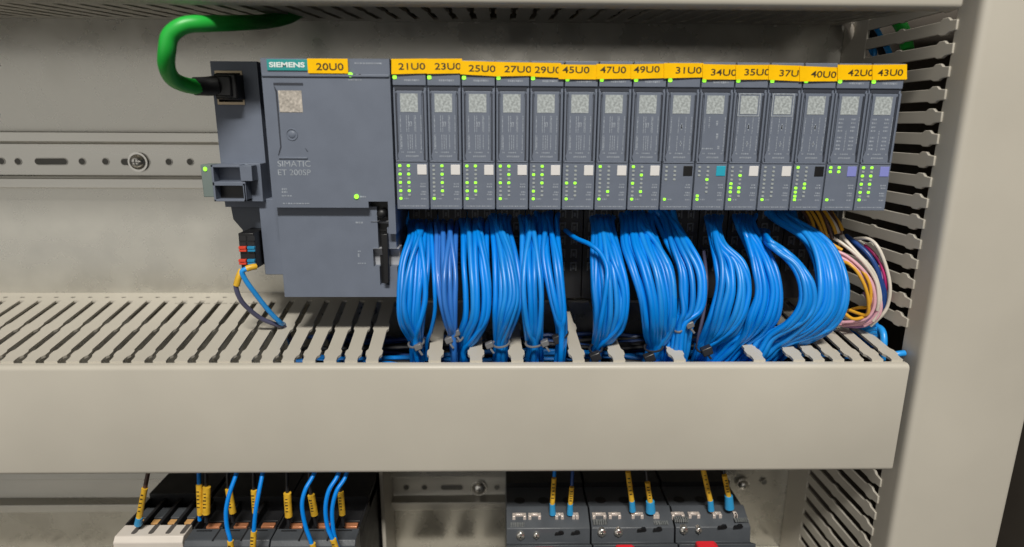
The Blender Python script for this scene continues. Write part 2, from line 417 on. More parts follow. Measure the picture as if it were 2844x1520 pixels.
# side web on the left of the base
wx0, wz0 = A(745,758,300); MB().box(wx0, xl2+.02, 296, 350, wz0, zm+2).build('side_web', plc_m, hd_, bevel=.3)
# name plate, logo lettering
x0_, z0_ = A(743,196,279.8); x1_, z1_ = A(855,166,279.8)
npl = MB().box(x0_, x1_, 279.5, 280.1, z0_, z1_).build('name_plate', teal_m, hd_, bevel=.1)
text('SIEMENS', x0_+1.0, x1_-1.4, z0_+1.3, (z1_-z0_)-2.4, 279.38, tealtxt, 'lettering', sub(npl, hd_), bold=.035)
x0_, z0_ = A(857,206,279.6); x1_, z1_ = A(966,164,279.6)
lb = MB().box(x0_, x1_, 279.0, 279.25, z0_+.3, z1_).build('label', yel_m, hd_)
text('20U0', A(881,195)[0], A(956,195)[0], A(881,195.5)[1], 2.9, 278.85, ink_m, 'lettering', sub(lb, hd_), bold=.010)
text('SIMATIC', A(772,463)[0], A(863,463)[0], A(772,463)[1], 2.6, 279.9, print_m, 'lettering', hd_)
text('ET 200SP', A(773,487)[0], A(864,487)[0], A(773,487)[1], 2.6, 279.9, print_m, 'lettering', hd_)
def dash(u0, u1, v, h=.7, Y=279.9, lo_=.4, hi_=1.1):
    xx, z = A(u0, v, Y); xe = A(u1, v, Y)[0]; pr = MB()
    while xx < xe:
        wd = random.uniform(lo_, hi_); pr.box(xx, min(xx+wd, xe), Y, Y+.05, z, z+h); xx += wd+random.uniform(.2,.5)
    pr.build('printed_line', print_s, hd_)
dash(783,798,528,.8); dash(783,798,536,.9); dash(783,813,546,.6); dash(1000,1016,549,.7); dash(786,860,567,.5)
dash(968,1004,224,.5); dash(988,1010,621,.8,283.9); dash(994,1002,700,.6,283.9); dash(994,1000,714,1.6,283.9); dash(994,1016,733,.5,283.9)
dash(985,1060,178,.6)
dr = MB(); a_ = A(759,230); b_ = A(842,238); dr.box(a_[0], b_[0], 279.93, 280.2, b_[1], a_[1])
def qd(mb, pts, Y, th=.08): mb.hexa([(A(u,v,Y)[0],Y,A(u,v,Y)[1]) for u,v in pts], [(A(u,v,Y)[0],Y+th,A(u,v,Y)[1]) for u,v in pts])
qd(dr, [(760,240),(762,240),(770,254),(782,410),(775,432),(772,432),(778,408),(765,256)], 279.93)
qd(dr, [(847,412),(850,414),(856,422),(853,422)], 279.93)
dr.build('door_gap', mat('seam_shadow', (.03,.035,.05), .6), hd_)
MB().box(A(775,440)[0], A(855,440)[0], 279.5, 280.05, A(1,438)[1], A(1,433)[1]).build('door_lip', plc_m, hd_, bevel=.2)
cx_, cz_ = A(811,374,280)
MB().tube([(cx_+2.4*math.cos(i*math.pi/12), 279.95, cz_+2.4*math.sin(i*math.pi/12)) for i in range(24)], .28, 6, 1, closed=True).dome((cx_,280.1,cz_),1.7,.5).build('push_button', plc_m, hd_)
qx0, qz0 = A(777,312,279.9); qx1, qz1 = A(837,252,279.9)
MB().box(qx0, qx1, 279.85, 280.02, qz0, qz1).build('pale_plate', code_w, hd_)
def led(mbx, x, z, r, rz=None, Y=279.75, d=.35):
    rz = rz or r; mbx.prism([(x+r*math.cos(a), z+rz*math.sin(a)) for a in [i*math.pi/6 for i in range(12)]], 'y', Y-d, Y+.3)
for (u, v, rr, mm) in ((973,208,1.05,led_on),(990,546.5,1.05,led_on)):
    m_ = MB(); p_ = A(u, v, 279.6); led(m_, p_[0], p_[1], rr); m_.build('status_light', mm, hd_)
for u in (985,1000):
    m_ = MB(); p_ = A(u, 209, 279.8); led(m_, p_[0], p_[1], .7, .5); m_.build('status_light', mat('dim_light', (.02,.09,.05), .4) if u == 985 else dark_m, hd_, label='unlit status light')
# ------------------------------------------------------------------ i/o modules
LAB = [ # text, uL, uR, vTL, vTR, vBL, vBR, textL, textR, vtextbase
 ('21U0',1087,1187,164,163,206.5,204,1107,1181,194),('23U0',1184.5,1281,163.5,163,205.5,204,1207.5,1281,193.7),
 ('25U0',1278,1379,168.8,172,206.5,212.5,1301.5,1376,198.8),('27U0',1375.5,1476,172,174,212.5,211,1400.5,1476,201),
 ('29U0',1474.5,1556,174,175.5,213,216.5,1485,1556,203),('45U0',1551.5,1659,179,180.5,220,221,1562,1637,203),
 ('47U0',1656.5,1758,178,179,220,219,1666.5,1740,203),('49U0',1752,1851,179,176.5,220,217,1760,1833,203),
 ('31U0',1844,1951.5,175.5,175.5,218,215,1876.5,1950,204.5),('34U0',1951.5,2047,178,180.5,221,221.5,1974,2046,209.7),
 ('35U0',2043.5,2139,180.5,180.5,221.5,221.5,2067,2140,209.7),('37U0',2135,2225,180,183,222,226.5,2164,2232,212),
 ('40U0',2221,2325,183.5,187.5,226.5,226,2251.5,2323,214.8),('42U0',2326.5,2426,180,180.5,222,222.5,2354.5,2428,211.5),
 ('43U0',2423,2517,180.5,179,222.5,221,2437,2509,211.5)]
E_ = [0,2,4,6]
ST = [ # lit col1, lit col2, rows col1, rows col2, tile, variant, extra
 (E_,E_,8,8,white_m,0),([],E_,8,8,white_m,0),([0,4,6],[0,4,6],8,8,white_m,0),([0,4],[0,2,4],8,8,white_m,0),
 ([2,6],[0,2,4],8,8,white_m,0),([4],[4],8,8,white_m,0),([0],[6],8,8,white_m,0),([0,4],[2,6],8,8,white_m,0),
 ([],[],4,4,black_m,1),([7],[3],3,7,cyan_m,2),([4,5,6],[2,5,6],8,8,white_m,1),([],[],8,8,white_m,1),
 ([0,5,6,7],[4,5],8,8,black_m,1),([0,1],[0,1],2,2,purp_m,3),(E_,E_,8,8,purp_m,3)]
TN = {white_m:'white',black_m:'black',cyan_m:'cyan',purp_m:'violet'}
MX = [1087.5+i*0 for i in range(16)]
x_first = at(1091,200,280).x-.6; x_last = at(2516,200,280).x
PW = (x_last-x_first)/15
ZB0 = at(1150,581,280).z; ZB1 = at(2400,585,280).z
cache = {}
def M_(key, fn):
    if key not in cache: cache[key] = fn()
    return cache[key]
# all module meshes are local to the module's lower left front corner (x, y=0 at the front, z)
def housing():
    m = MB(); m.box(.22, PW-.22, .9, 60, .3, 64.6); m.box(.3, PW-.35, .0, 1.0, 54.2, 64.8); return m.mesh('housing', plc_m)
def front_panel():
    m = MB(); n = 14
    m.prism([(1.9,21.9),(13.0,21.9),(13.0,24),(12.6,27),(12.6,50),(13.2,52),(1.7,52),(2.2,50),(2.2,27),(1.3,24)], 'y', .15, 1.0)
    m.box(.35, 1.15, .0, 1.0, 22, 52.2); m.box(13.75, PW-.4, -.1, 1.0, 22, 52.2)
    return m.mesh('front_panel', plc_m)
def lower_panel():
    m = MB(); m.box(.35, PW-.4, 0, 1.0, .0, 21.2); m.box(.5, PW-.6, -.35, .7, 21.25, 21.9); return m.mesh('indicator_panel', plc_m)
def groove():
    m = MB(); m.box(.9, 13.7, .55, .88, 52.3, 54.1); m.box(1.2, 1.75, .5, .88, 24, 51); m.box(13.1, 13.65, .5, .88, 23, 51)
    m.prism([(12.9,22),(13.7,22),(13.7,25.5),(13.2,26.5)], 'y', .08, .5); return m.mesh('latch_gap', mat('seam_shadow', (), 0))
def printing(var):
    rnd = random.Random(40+var); m = MB()
    def vd(x, z0, z1, w_=.32, gap=.3, a=.3, b=1.4):
        z = z1
        while z > z0:
            l = rnd.uniform(a, b); m.box(x, x+w_, .09, .2, max(z-l, z0), z); z -= l+rnd.uniform(.15, gap)
    def hd2(x0, x1, z, h=.55, Y=.09):
        x = x0
        while x < x1:
            l = rnd.uniform(.3,.9); m.box(x, min(x+l,x1), Y, Y+.1, z, z+h); x += l+.25
    if var == 0:
        for x in (2.9,5.6,6.5,9.1,9.6,12.0): vd(x, 34.5, 41.6)
        m.box(7.0,8.1,.09,.2,36.9,37.2); m.box(7.0,8.1,.09,.2,38.6,38.9); m.box(7.0,7.3,.09,.2,37.2,38.6); m.box(7.8,8.1,.09,.2,37.2,38.6)
        for x in (2.7,3.2,6.0,7.0,7.9,9.4,11.8): vd(x, 26.8, 33.3)
    elif var == 1:
        for x in (2.9,6.2,9.4,12.0): vd(x, 34.5, 41.6); vd(x-.2, 26.8, 33.3)
        for z in (37.5,29.8,36.9): m.box(7.2,8.4,.09,.2,z,z+.5); m.box(7.6,8.0,.09,.2,z-1,z+1.4)
    elif var == 2:
        vd(2.9,34.5,41.6,.2); vd(4.8,37,41.6,.5,.8,.3,.6); vd(12.0,26,41.6,.35,.5); vd(8.2,38,40,.8,.3,.6,1); vd(8.6,32,34.5,.9,.3,.6,1); vd(9.6,27.5,29,.9)
        hd2(2.6,7.6,27.5)
    else:
        for z in (40.6,39,37.2,35.6,32.6,31,29.2,27.6):
            hd2(3.2,5.2,z,.7); hd2(8.8,10.8,z,.7)
        vd(6.9,27,36,.3); vd(12.2,30,42,.3)
    hd2(3.0,4.0,25.3); hd2(5.6,9.2,25.3); hd2(11.4,12.2,25.3); hd2(5.0,10.6,23.5,.7)
    for z in (11.2,10.0,7.6,6.5,4.4): hd2(10.9+rnd.uniform(0,.8), 13.6, z, .6, -.06)
    hd2(3.6,5.6,4.5,.6,-.06); hd2(1.6,13.4,1.2,.45,-.06)
    if var != 1: hd2(5.4,12.2,56.0,.8,-.06)
    return m.mesh('printing', print_s)
def ledm(m_, r, rz, key):
    def f():
        b = MB(); b.prism([(r*max(-1,min(1,1.15*math.cos(a))), rz*max(-1,min(1,1.15*math.sin(a)))) for a in [i*math.pi/6 for i in range(12)]], 'y', -.22, .1)
        return b.mesh('status_light', m_)
    return M_(key, f)
GRP = 'input and output modules in the row'
modx = []
for i, (L, st) in enumerate(zip(LAB, ST)):
    x = x_first+PW*i; zb_ = ZB0+(ZB1-ZB0)*i/14
    c1, c2, n1, n2, tm, var = st
    extra = {8:', four small light rows',9:'',13:', only five low lights',14:', rightmost'}.get(i, '')
    t = thing('io_module', 'slim blue grey module under yellow label %s with %s tile%s' % (L[0], TN[tm], extra), 'module', (x, 280, zb_), GRP)
    modx.append(x); j = random.uniform
    hz = inst(M_('h', housing), 'housing', t, bevel=.25); inst(M_('f', front_panel), 'front_panel', t, bevel=.15)
    inst(M_('l', lower_panel), 'indicator_panel', t, bevel=.15); inst(M_('g', groove), 'latch_gap', t)
    inst(M_('p%d' % var, lambda v=var: printing(v)), 'printing', t)
    cp = MB(); cp.box(3.3, 11.0, .02, .2, 43.0, 50.8)
    inst(M_('c', lambda: cp.mesh('pale_plate', code_m)), 'pale_plate', t)
    if i in (10, 11):
        fr = MB(); fr.box(2.3,12.0,-.02,.18,51.4,51.8).box(2.3,12.0,-.02,.18,42.0,42.4).box(2.3,2.7,-.02,.18,42.4,51.4).box(11.6,12.0,-.02,.18,42.4,51.4)
        inst(M_('fr', lambda: fr.mesh('plate_frame', print_m)), 'plate_frame', t)
    tb = MB(); tb.box(9.9, 14.1, -.25, .1, 15.6, 20.1)
    tl = inst(M_('t'+TN[tm], lambda: tb.mesh('colour_tile', tm)), 'colour_tile', t, bevel=.15); tl['label'] = TN[tm]+' colour tile'
    for cxx, lit, n in ((2.1, c1, n1), (5.95, c2, n2)):
        for r_ in range(8):
            z = 19.6-1.87*r_
            on = r_ in lit
            if not on and r_ >= n: continue
            if on: inst(ledm(led_on, .64, .57, 'on'), 'status_light', t, (cxx, 0, z))['label'] = 'lit green status light'
            else: inst(ledm(led_off, .58, .45, 'off'), 'status_light', t, (cxx+.1, 0, z))
    inst(ledm(led_on, .64, .57, 'on'), 'status_light', t, (2.1, 0, 4.9))['label'] = 'lit green status light'
    inst(ledm(led_on, .85, .8, 'on2'), 'status_light', t, (1.3, -.05, 57.6-(.4 if i > 4 else 0)))['label'] = 'lit green status light'
    # dark terminal block under the module, blackened and lengthened to imitate the shade
    def term():
        m = MB(); m.box(.3, PW-.3, 34, 68, -52, .2)
        for r_ in range(0):
            for c_ in range(2):
                xx = 2.6+c_*6.2; m.box(xx, xx+4.2, 23.2, 24.2, -5.2-r_*7.0, -4.6-r_*7.0); m.box(xx, xx+.5, 23.2, 24.2, -10-r_*7., -5.2-r_*7.); m.box(xx+3.7, xx+4.2, 23.2, 24.2, -10-r_*7., -5.2-r_*7.)
        return m.mesh('terminal_base', dark_m)
    inst(M_('tb', term), 'terminal_base', t)
    def frames():
        m = MB()
        for r_ in range(5):
            for c_ in range(2):
                xx = 2.6+c_*6.2; a = -5-r_*7.0
                m.box(xx, xx+3.4, 33.4, 34.2, a, a+.7).box(xx, xx+.7, 33.4, 34.2, a-4, a-.01).box(xx+2.7, xx+3.4, 33.4, 34.2, a-4, a-.01).box(xx+1.1, xx+2.3, 33.6, 34.2, a-3.2, a-1.2)
        return m.mesh('clamp_openings', mat('clamp_grey', (.10,.105,.11), .45))
    inst(M_('tf', frames), 'clamp_openings', t)
    # yellow label, left edge lifted over its neighbour
    YL, YR = 279.0, 279.45
    uL, uR = L[1], L[2]+2
    q = [at(uL,L[3],YL), at(uR,L[4],YR), at(uR,L[6],YR), at(uL,L[5],YL)]
    lb = MB().hexa([(p.x,p.y,p.z) for p in q], [(p.x,p.y+.16,p.z) for p in q]).build('label', yel_m, t)
    tx0 = at(L[7],L[9],279).x; tx1 = at(L[8],L[9],279).x; z0_ = at(L[7],L[9],279).z
    if L[8]-L[7] < 74: tx1 = tx0+11.4
    sl = (q[1].z-q[0].z)/(q[1].x-q[0].x)*.8; ys = (YR-YL)/(q[1].x-q[0].x)
    text(L[0], tx0, tx1, z0_, 2.75, YL+ys*(tx0-q[0].x)-.12, ink_m, 'lettering', sub(lb, t), rot=sl, yslope=ys, bold=.010)
# closing cover at the right end of the row
# ------------------------------------------------------------------ left adapter
ad = thing('network_adapter', 'narrow blue grey adapter with a network port, left of the controller', 'adapter', (-135, 320, -75))
ax0, az1 = A(583,170,300); ax1 = A(713,175,300)[0]; az0 = A(590,575,300)[1]
px0, pz1 = A(596,196,300); px1, pz0 = A(681,292,300)
MB().box(ax0, ax1, 300, 350, pz1, az1).box(ax0, px0, 300, 350, az0, pz1-.01).box(px1, ax1, 300, 350, az0, pz1-.01).box(px0+.001, px1-.001, 300, 350, az0, pz0).build('housing', plc_m, ad)
MB().box(px0, px1, 299.6, 312, pz1-1.1, pz1-.1).box(px0, px1, 299.6, 312, pz0+.1, pz0+1.3).box(px0+.0, px0+.7, 299.6, 312, pz0+1.31, pz1-1.11).box(px1-.7, px1, 299.6, 312, pz0+1.31, pz1-1.11).build('port_shield', tan_m, ad)
MB().box(px0+.7, px1-.7, 306, 312, pz0+1.3, pz1-1.1).build('port_well', black_m, ad)
MB().box(ax1+.1, -103.6, 318, 350, az0, az1).build('gap_shade', black_m, ad)  # black box in the gap, standing in for its shade
# latch box
la = lambda u, v, Y=286: A(u, v, Y)
bx0, bz1 = la(584,458); bx1 = la(676,458)[0]; bz0 = la(584,560)[1]
lbx = MB(); m1 = la(657,458)[0]
lbx.box(bx0, bx1, 292, 300.5, bz0, bz1)
lbx.box(bx0, bx0+1.0, 286, 292, bz0, bz1).box(bx1-1.0, bx1, 286, 292, bz0, bz1-9)
x_a = la(620,1)[0]; z_s = la(1,507)[1]
lbx.box(x_a, la(655,1)[0], 285.6, 292, z_s+1, bz1-.3)
lbx.box(bx0, bx1, 286, 292, z_s-1.2, z_s+.6).box(bx0, bx1, 286, 292, bz0, bz0+1.0)
lbx.box(la(623,1)[0], la(631,1)[0], 286, 292, bz0, z_s)
lbx.box(bx0, x_a, 286, 292, bz1-1.2, bz1)
lbx.build('latch_box', plc_m, ad, bevel=.2)
MB().box(bx0+.5, bx1-.5, 291.2, 292.1, bz0+.5, z_s-.6).build('window_backs', black_m, ad)
sx0, sz1 = A(560,458,292); sx1 = A(585,458,292)[0]
MB().box(sx0, bx0-.05, 290.5, 300, bz0+1.5, sz1+.2).build('indicator_side', mat('greenish_plastic', (.16,.20,.19), .45), ad, bevel=.3)
m_ = MB(); p_ = A(569,470,290); led(m_, p_[0], p_[1], .85, 1.0, Y=290.4); m_.build('status_light', led_on, ad)
MB().box(A(655,446,296)[0], A(738,446,300)[0], 292.5, 300.4, A(1,556,296)[1], A(1,450,296)[1]).build('rear_block', plc_m, ad, bevel=.3)
lx0, lz1 = A(634,560,302); lx1 = A(738,560,302)[0]; lz0 = A(655,640,302)[1]
MB().prism([(lx0,lz1+2),(lx1+3,lz1+2),(lx1+3,lz0-16),(lx0+7,lz0-16),(lx0+5,lz0),(lx0+1,lz1-9)], 'y', 303, 350).build('rear_foot', plc_d, ad, bevel=.3)
# ------------------------------------------------------------------ power plug and its two wires
pw = thing('power_plug', 'black four pole plug with red and blue release levers, below the adapter', 'plug', (-125, 290, -60))
q0x, q0z = A(661,648,288); q1x, q1z = A(713,747,288)
MB().box(q0x, q1x, 288, 318, q1z, q0z).build('body', black_m, pw, bevel=.3)
mw2 = MB()
for r_ in (0,1):
    for c_ in (0,1):
        ux = 664+24*c_; vz = 655+18*r_; a_ = A(ux,vz,287.8); b_ = A(ux+20,vz+14,287.8); mw2.box(a_[0], b_[0], 287.7, 288.1, b_[1], a_[1])
mw2.build('wire_openings', dark_m, pw)
for v0 in (685, 721):
    for c_, m_ in ((0, redl_m), (1, bluel_m)):
        a_ = A(662+24*c_, v0, 286.6); b_ = A(684+24*c_, v0+15, 286.6)
        MB().box(a_[0], b_[0], 286.4, 288.2, b_[1]+1.35, a_[1]).box(a_[0], b_[0], 286.7, 288.2, b_[1], b_[1]+1.1).build('release_lever', m_, pw, bevel=.15, label='red release lever' if c_ == 0 else 'blue release lever')
def wire(name, pts, r, m, parent=None, label=None, cat='wire', group=None, extra=None, n=9, sub_=6):
    P = [at(*p) if not isinstance(p, Vector) else p for p in pts]
    if parent is None:
        o = thing(name, label, cat, tuple(P[0]), group)
        MB().tube(P, r, n, sub_).build('insulation', m, o)
        return o
    return MB().tube(P, r, n, sub_).build(name, m, parent)
def duct_in_pt(u, v, dz): p = plane_pt(u, v); return Vector((p.x, p.y+2, p.z-dz))
wa = wire('supply_wire', [(668,752,286),(660,775,284),(655,795,284),(664,825,285),(684,852,288),(724,884,294),(770,903,299),duct_in_pt(790,912,1),duct_in_pt(812,915,14)], 1.15, vgrey_m, None, 'violet grey wire curving from the black plug into the duct', 'wire')
MB().tube([at(672,750,285.5),at(663,770,283.9),at(657,793,283.9)], 1.5, 12, 4).build('marker_sleeve', sleeve_m, wa)
wb = wire('supply_wire', [(708,742,286),(698,744,284.6),(682,748,283.5),(672,757,283),(683,780,284),(703,808,286),(745,862,292),(778,896,298),duct_in_pt(787,906,1),duct_in_pt(806,915,14)], 1.2, lblue_m, None, 'light blue wire falling straight from the black plug into the duct', 'wire')
MB().tube([at(710,741,285.6),at(700,742,284.3),at(684,747,283.2)], 1.5, 12, 4).build('marker_sleeve', sleeve_m, wb)
# ------------------------------------------------------------------ green network cable
gc = thing('network_cable', 'thick green network cable looping from the top duct into the adapter port', 'cable', tuple(at(600,240,300)))
gp = [(846,6,334),(834,26,331),(800,47,324),(740,60,312),(660,64,288),(580,66,271),(515,70,265),(474,98,263.5),(464,142,264),(463,185,268),(480,219,274),(515,236,281),(560,243,288),(600,242,293)]
MB().tube([at(*p) for p in gp], 3.3, 18, 6).build('sheath', green_m, gc)
MB().tube([at(540,240,286),at(575,240,290),at(605,238,292.5)], 3.9, 16, 3, r2=4.4).build('boot', dark_m, gc)
c0 = at(598,205,294); c1 = at(667,277,294)
MB().box(c0.x, c1.x, 291.5, 304, c1.z, c0.z).box(c0.x+1, c1.x-2, 290.3, 292, c1.z+1, c0.z-1).build('plug', black_m, gc, bevel=.8)
# ------------------------------------------------------------------ wire bundles
def path_Y(v, bulge=0):
    T = [(560,320),(600,309),(640,293),(700,283),(760,275),(830,271),(890,271),(930,276),(960,281),(1000,286)]
    for (a, ya), (b, yb_) in zip(T, T[1:]):
        if v <= b: return ya+(yb_-ya)*(v-a)/(b-a)-bulge*math.sin(max(0,min(1,(v-620)/330))*math.pi)
    return 286
BG = 'tied bundles of blue wires under the modules'
def bundle(label, st, n, seed, mats=(blue_m, blue_m, blue3_m, blue2_m), bulge=0, back=0, tie=None, r=.92, down=None, up=None, cross=.22, dup=None):
    rnd = random.Random(seed)
    v0, a0, b0 = st[0][:3]
    t = thing('wire_bundle', label, 'wires', tuple(at((st[-1][1]+st[-1][2])/2, st[-1][0], 278)), BG)
    ranks = list(range(n)); 
    cap = max(3 if r > .975 else 4, int((max(b-a for _, a, b in [s[:3] for s in st]))/14.0)); n = max(n, int(cap*2)); ranks = list(range(n))
    nl = max(1, math.ceil(n/cap))
    order = ranks[:]; 
    nf = min(cap, n); cur = [k/(nf-1) if k < nf else (k-nf+.5)/(n-nf) for k in range(n)]
    jit = [rnd.uniform(-.5,.5) for _ in range(n)]
    lay = [0 if k < nf else 1+rnd.randrange(max(1, nl-1)) for k in range(n)]
    drift = [rnd.uniform(-cross, cross) for _ in range(n)]
    for k in range(n-2, n): lay[k] = -.8; drift[k] = rnd.choice((-1, 1))*rnd.uniform(.3, .55); cur[k] = rnd.uniform(.25, .75)
    for k in range(n):
        pts = []
        f0 = cur[k]
        # terminal end
        uu = a0+(b0-a0)*f0; ty = rnd.choice((0,1))
        dx = up if up is not None else 0
        pts.append(at(uu+dx*1.6+jit[k]*6, v0-56+12*ty, 322)); pts.append(at(uu+dx*.8+jit[k]*3, v0-28, 314+2*ty))
        m_ = len(st)
        for si, s_ in enumerate(st):
            v, a, b = s_[:3]
            fr = si/(m_-1); 
            f = f0+drift[k]*(1 if lay[k] > 0 else 1 if lay[k] < 0 else (.6 if 0 < k < nf-1 else .12))*math.sin(fr*math.pi)+.03*rnd.uniform(-1,1)*(0 < si < m_-1)
            f = max(.0, min(1, f))
            vv = v+(rnd.uniform(-9,9) if si == 0 else rnd.uniform(-5,5))
            Y = s_[3] if len(s_) > 3 else path_Y(vv, bulge)+back
            pts.append(at(a+6+(b-a-12)*f, vv, Y+lay[k]*1.75+3.2*(2*f-1)**2+rnd.uniform(-.35,.35)))
        e = pts[-1]
        dn = down or (0, 8)
        pts.append(Vector((e.x+dn[0]*.4+jit[k], e.y+dn[1]*.3, min(e.z-6, -109)))); pts.append(Vector((e.x+dn[0]+3*jit[k], e.y+dn[1], -122-3*lay[k])))
        MB().tube(pts, r*1.32*rnd.uniform(.97,1.04), 9, 6).build('wire', rnd.choice(mats), t)
    if tie:
        u, v, half, tm, hu, hv = tie
        Yc = (tie_Y if False else 279)
        c = at(u, v, Yc); w_ = half*Yc/F*1.02
        ring = [Vector((c.x+w_*math.cos(a), c.y+(2.2+nl*.9)*math.sin(a), c.z+.9*math.sin(a)+.6*math.cos(a))) for a in [i*math.pi/10 for i in range(20)]]
        o = MB().tube(ring, .55, 6, 1, closed=True).build('cable_tie', tm, t)
        h = at(hu, hv, Yc-3.5)
        tt = sub(o, t)
        hs = 1.35 if tm is tie_b else 1; hb = MB(); hb.prism([(h.x-2.2*hs,h.z+.6*hs),(h.x+1.3*hs,h.z+2.1*hs),(h.x+2.3*hs,h.z-.7*hs),(h.x-1.1*hs,h.z-2.2*hs)], 'y', h.y-1.5*hs, h.y+1.6*hs); hb.build('tie_head', tm, tt, bevel=.5)
        tl = MB(); tl.tube([h, h+Vector((.8,-.8,-2)), h+Vector((2.2,-1.4,-3.8))], .55, 6, 3); tl.build('tie_tail', tm, tt)
    return t
bundle('leftmost blue wire bundle beside the controller, under label 21U0', [(643,1133,1196),(730,1110,1196),(830,1103,1187),(897,1108,1180),(947,1137,1174)], 9, 1, tie=(1156,952,22,tie_c,1161,963), r=.98)
t = bundle('dull violet blue bundle, second from the left under label 23U0', [(643,1207,1272),(747,1207,1270),(830,1216,1270),(897,1233,1270),(930,1246,1270)], 5, 2, mats=(viol_m,), tie=(1258,934,16,tie_c,1247,944), r=.95, cross=.1)
MB().tube([at(1196,625,302),at(1199,660,292),at(1206,780,276),at(1208,860,275),at(1198,915,279),at(1186,950,284),at(1184,1000,290)], .95, 9, 6).build('wire', blue_m, t, label='bright blue wire')
bundle('blue bundle pinched to a point at its foot, under label 25U0', [(637,1280,1358),(730,1282,1358),(814,1287,1364),(880,1286,1358),(931,1272,1334),(974,1273,1300)], 8, 3, tie=(1276,935,12,tie_c,1266,925), r=1.0, cross=.16)
bundle('straight blue bundle under label 27U0', [(627,1361,1418),(714,1367,1438),(814,1370,1452),(880,1368,1440),(948,1371,1414)], 9, 4, tie=(1392,952,24,tie_c,1359,958), r=.98)
bundle('blue bundle with a clear tie across its front, under label 29U0', [(630,1444,1505),(730,1444,1508),(830,1447,1511),(914,1454,1509),(954,1461,1508)], 8, 5, tie=(1485,951,26,tie_c,1513,953), r=.98, cross=.12)
bundle('blue bundle with a black tie, left of the gap under label 45U0', [(620,1488,1552),(714,1500,1560),(814,1522,1568),(880,1538,1574),(920,1545,1575)], 6, 6, tie=(1560,926,17,tie_b,1550,940), r=1.0, cross=.12)
t = bundle('crossed blue bundle right of the gap, hanging under label 47U0', [(630,1643,1706),(714,1640,1728),(797,1642,1745),(864,1648,1744),(914,1648,1730),(944,1645,1704),(967,1643,1676)], 11, 7, tie=(1655,968,18,tie_b,1653,990), r=1.0, cross=.22)
MB().tube([at(1570,640,304),at(1600,662,290),at(1640,680,281),at(1668,704,277),at(1686,745,272),at(1684,800,268),at(1668,900,268),at(1656,960,277)], 1.15, 9, 6).build('wire', blue_m, t, label='blue wire crossing from the left')
bundle('wide blue bundle with a black tie over the duct lip, under label 49U0', [(620,1724,1815),(680,1724,1836),(747,1744,1868),(830,1774,1878),(897,1784,1876),(932,1786,1870),(962,1796,1854)], 13, 8, tie=(1815,964,26,tie_b,1803,993), r=1.03, cross=.15, bulge=1)
bundle('blue bundle sweeping behind the wide one, under label 31U0', [(613,1820,1885),(680,1848,1924),(747,1880,1955),(814,1886,1962),(868,1880,1952),(902,1858,1926)], 11, 9, back=4, tie=(1880,908,14,tie_c,1915,902), r=1.03, cross=.12, up=-18)
t = bundle('fanned blue bundle under label 34U0 gathered to the lower left', [(630,1961,2003),(680,1972,2018),(730,1982,2070),(797,1988,2085),(864,1972,2078),(912,1955,2052),(942,1938,2022),(962,1930,1992)], 14, 10, tie=(1950,966,16,tie_b,1962,974), r=1.03, cross=.1)
MB().tube([at(1955,700,300),at(1960,745,290),at(1962,800,284),at(1952,880,280),at(1938,945,282),at(1936,985,288)], .9, 8, 6).build('wire', vgrey_m, t, label='violet grey wire')
bundle('blue bundle curving in a half loop under label 35U0', [(628,2040,2098),(680,2066,2127),(747,2088,2160),(814,2098,2173),(880,2076,2166),(922,2052,2138),(953,2008,2100)], 12, 11, r=1.03, cross=.1, back=2, down=(-8,8))
bundle('large outer loop of blue wires at the right, under label 37U0', [(612,2140,2222),(652,2212,2287),(705,2250,2328),(780,2268,2356),(850,2262,2352),(905,2216,2320),(938,2150,2270),(960,2084,2212)], 15, 12, r=1.06, cross=.08, bulge=2, down=(-8,8), up=-25)
bundle('thin inner loop of blue wires inside the large right loop', [(668,2122,2142),(698,2150,2185),(735,2196,2228),(790,2218,2262),(850,2216,2264),(900,2176,2236),(938,2108,2176)], 5, 13, r=.98, cross=.06, bulge=5, down=(-8,8), up=-14)
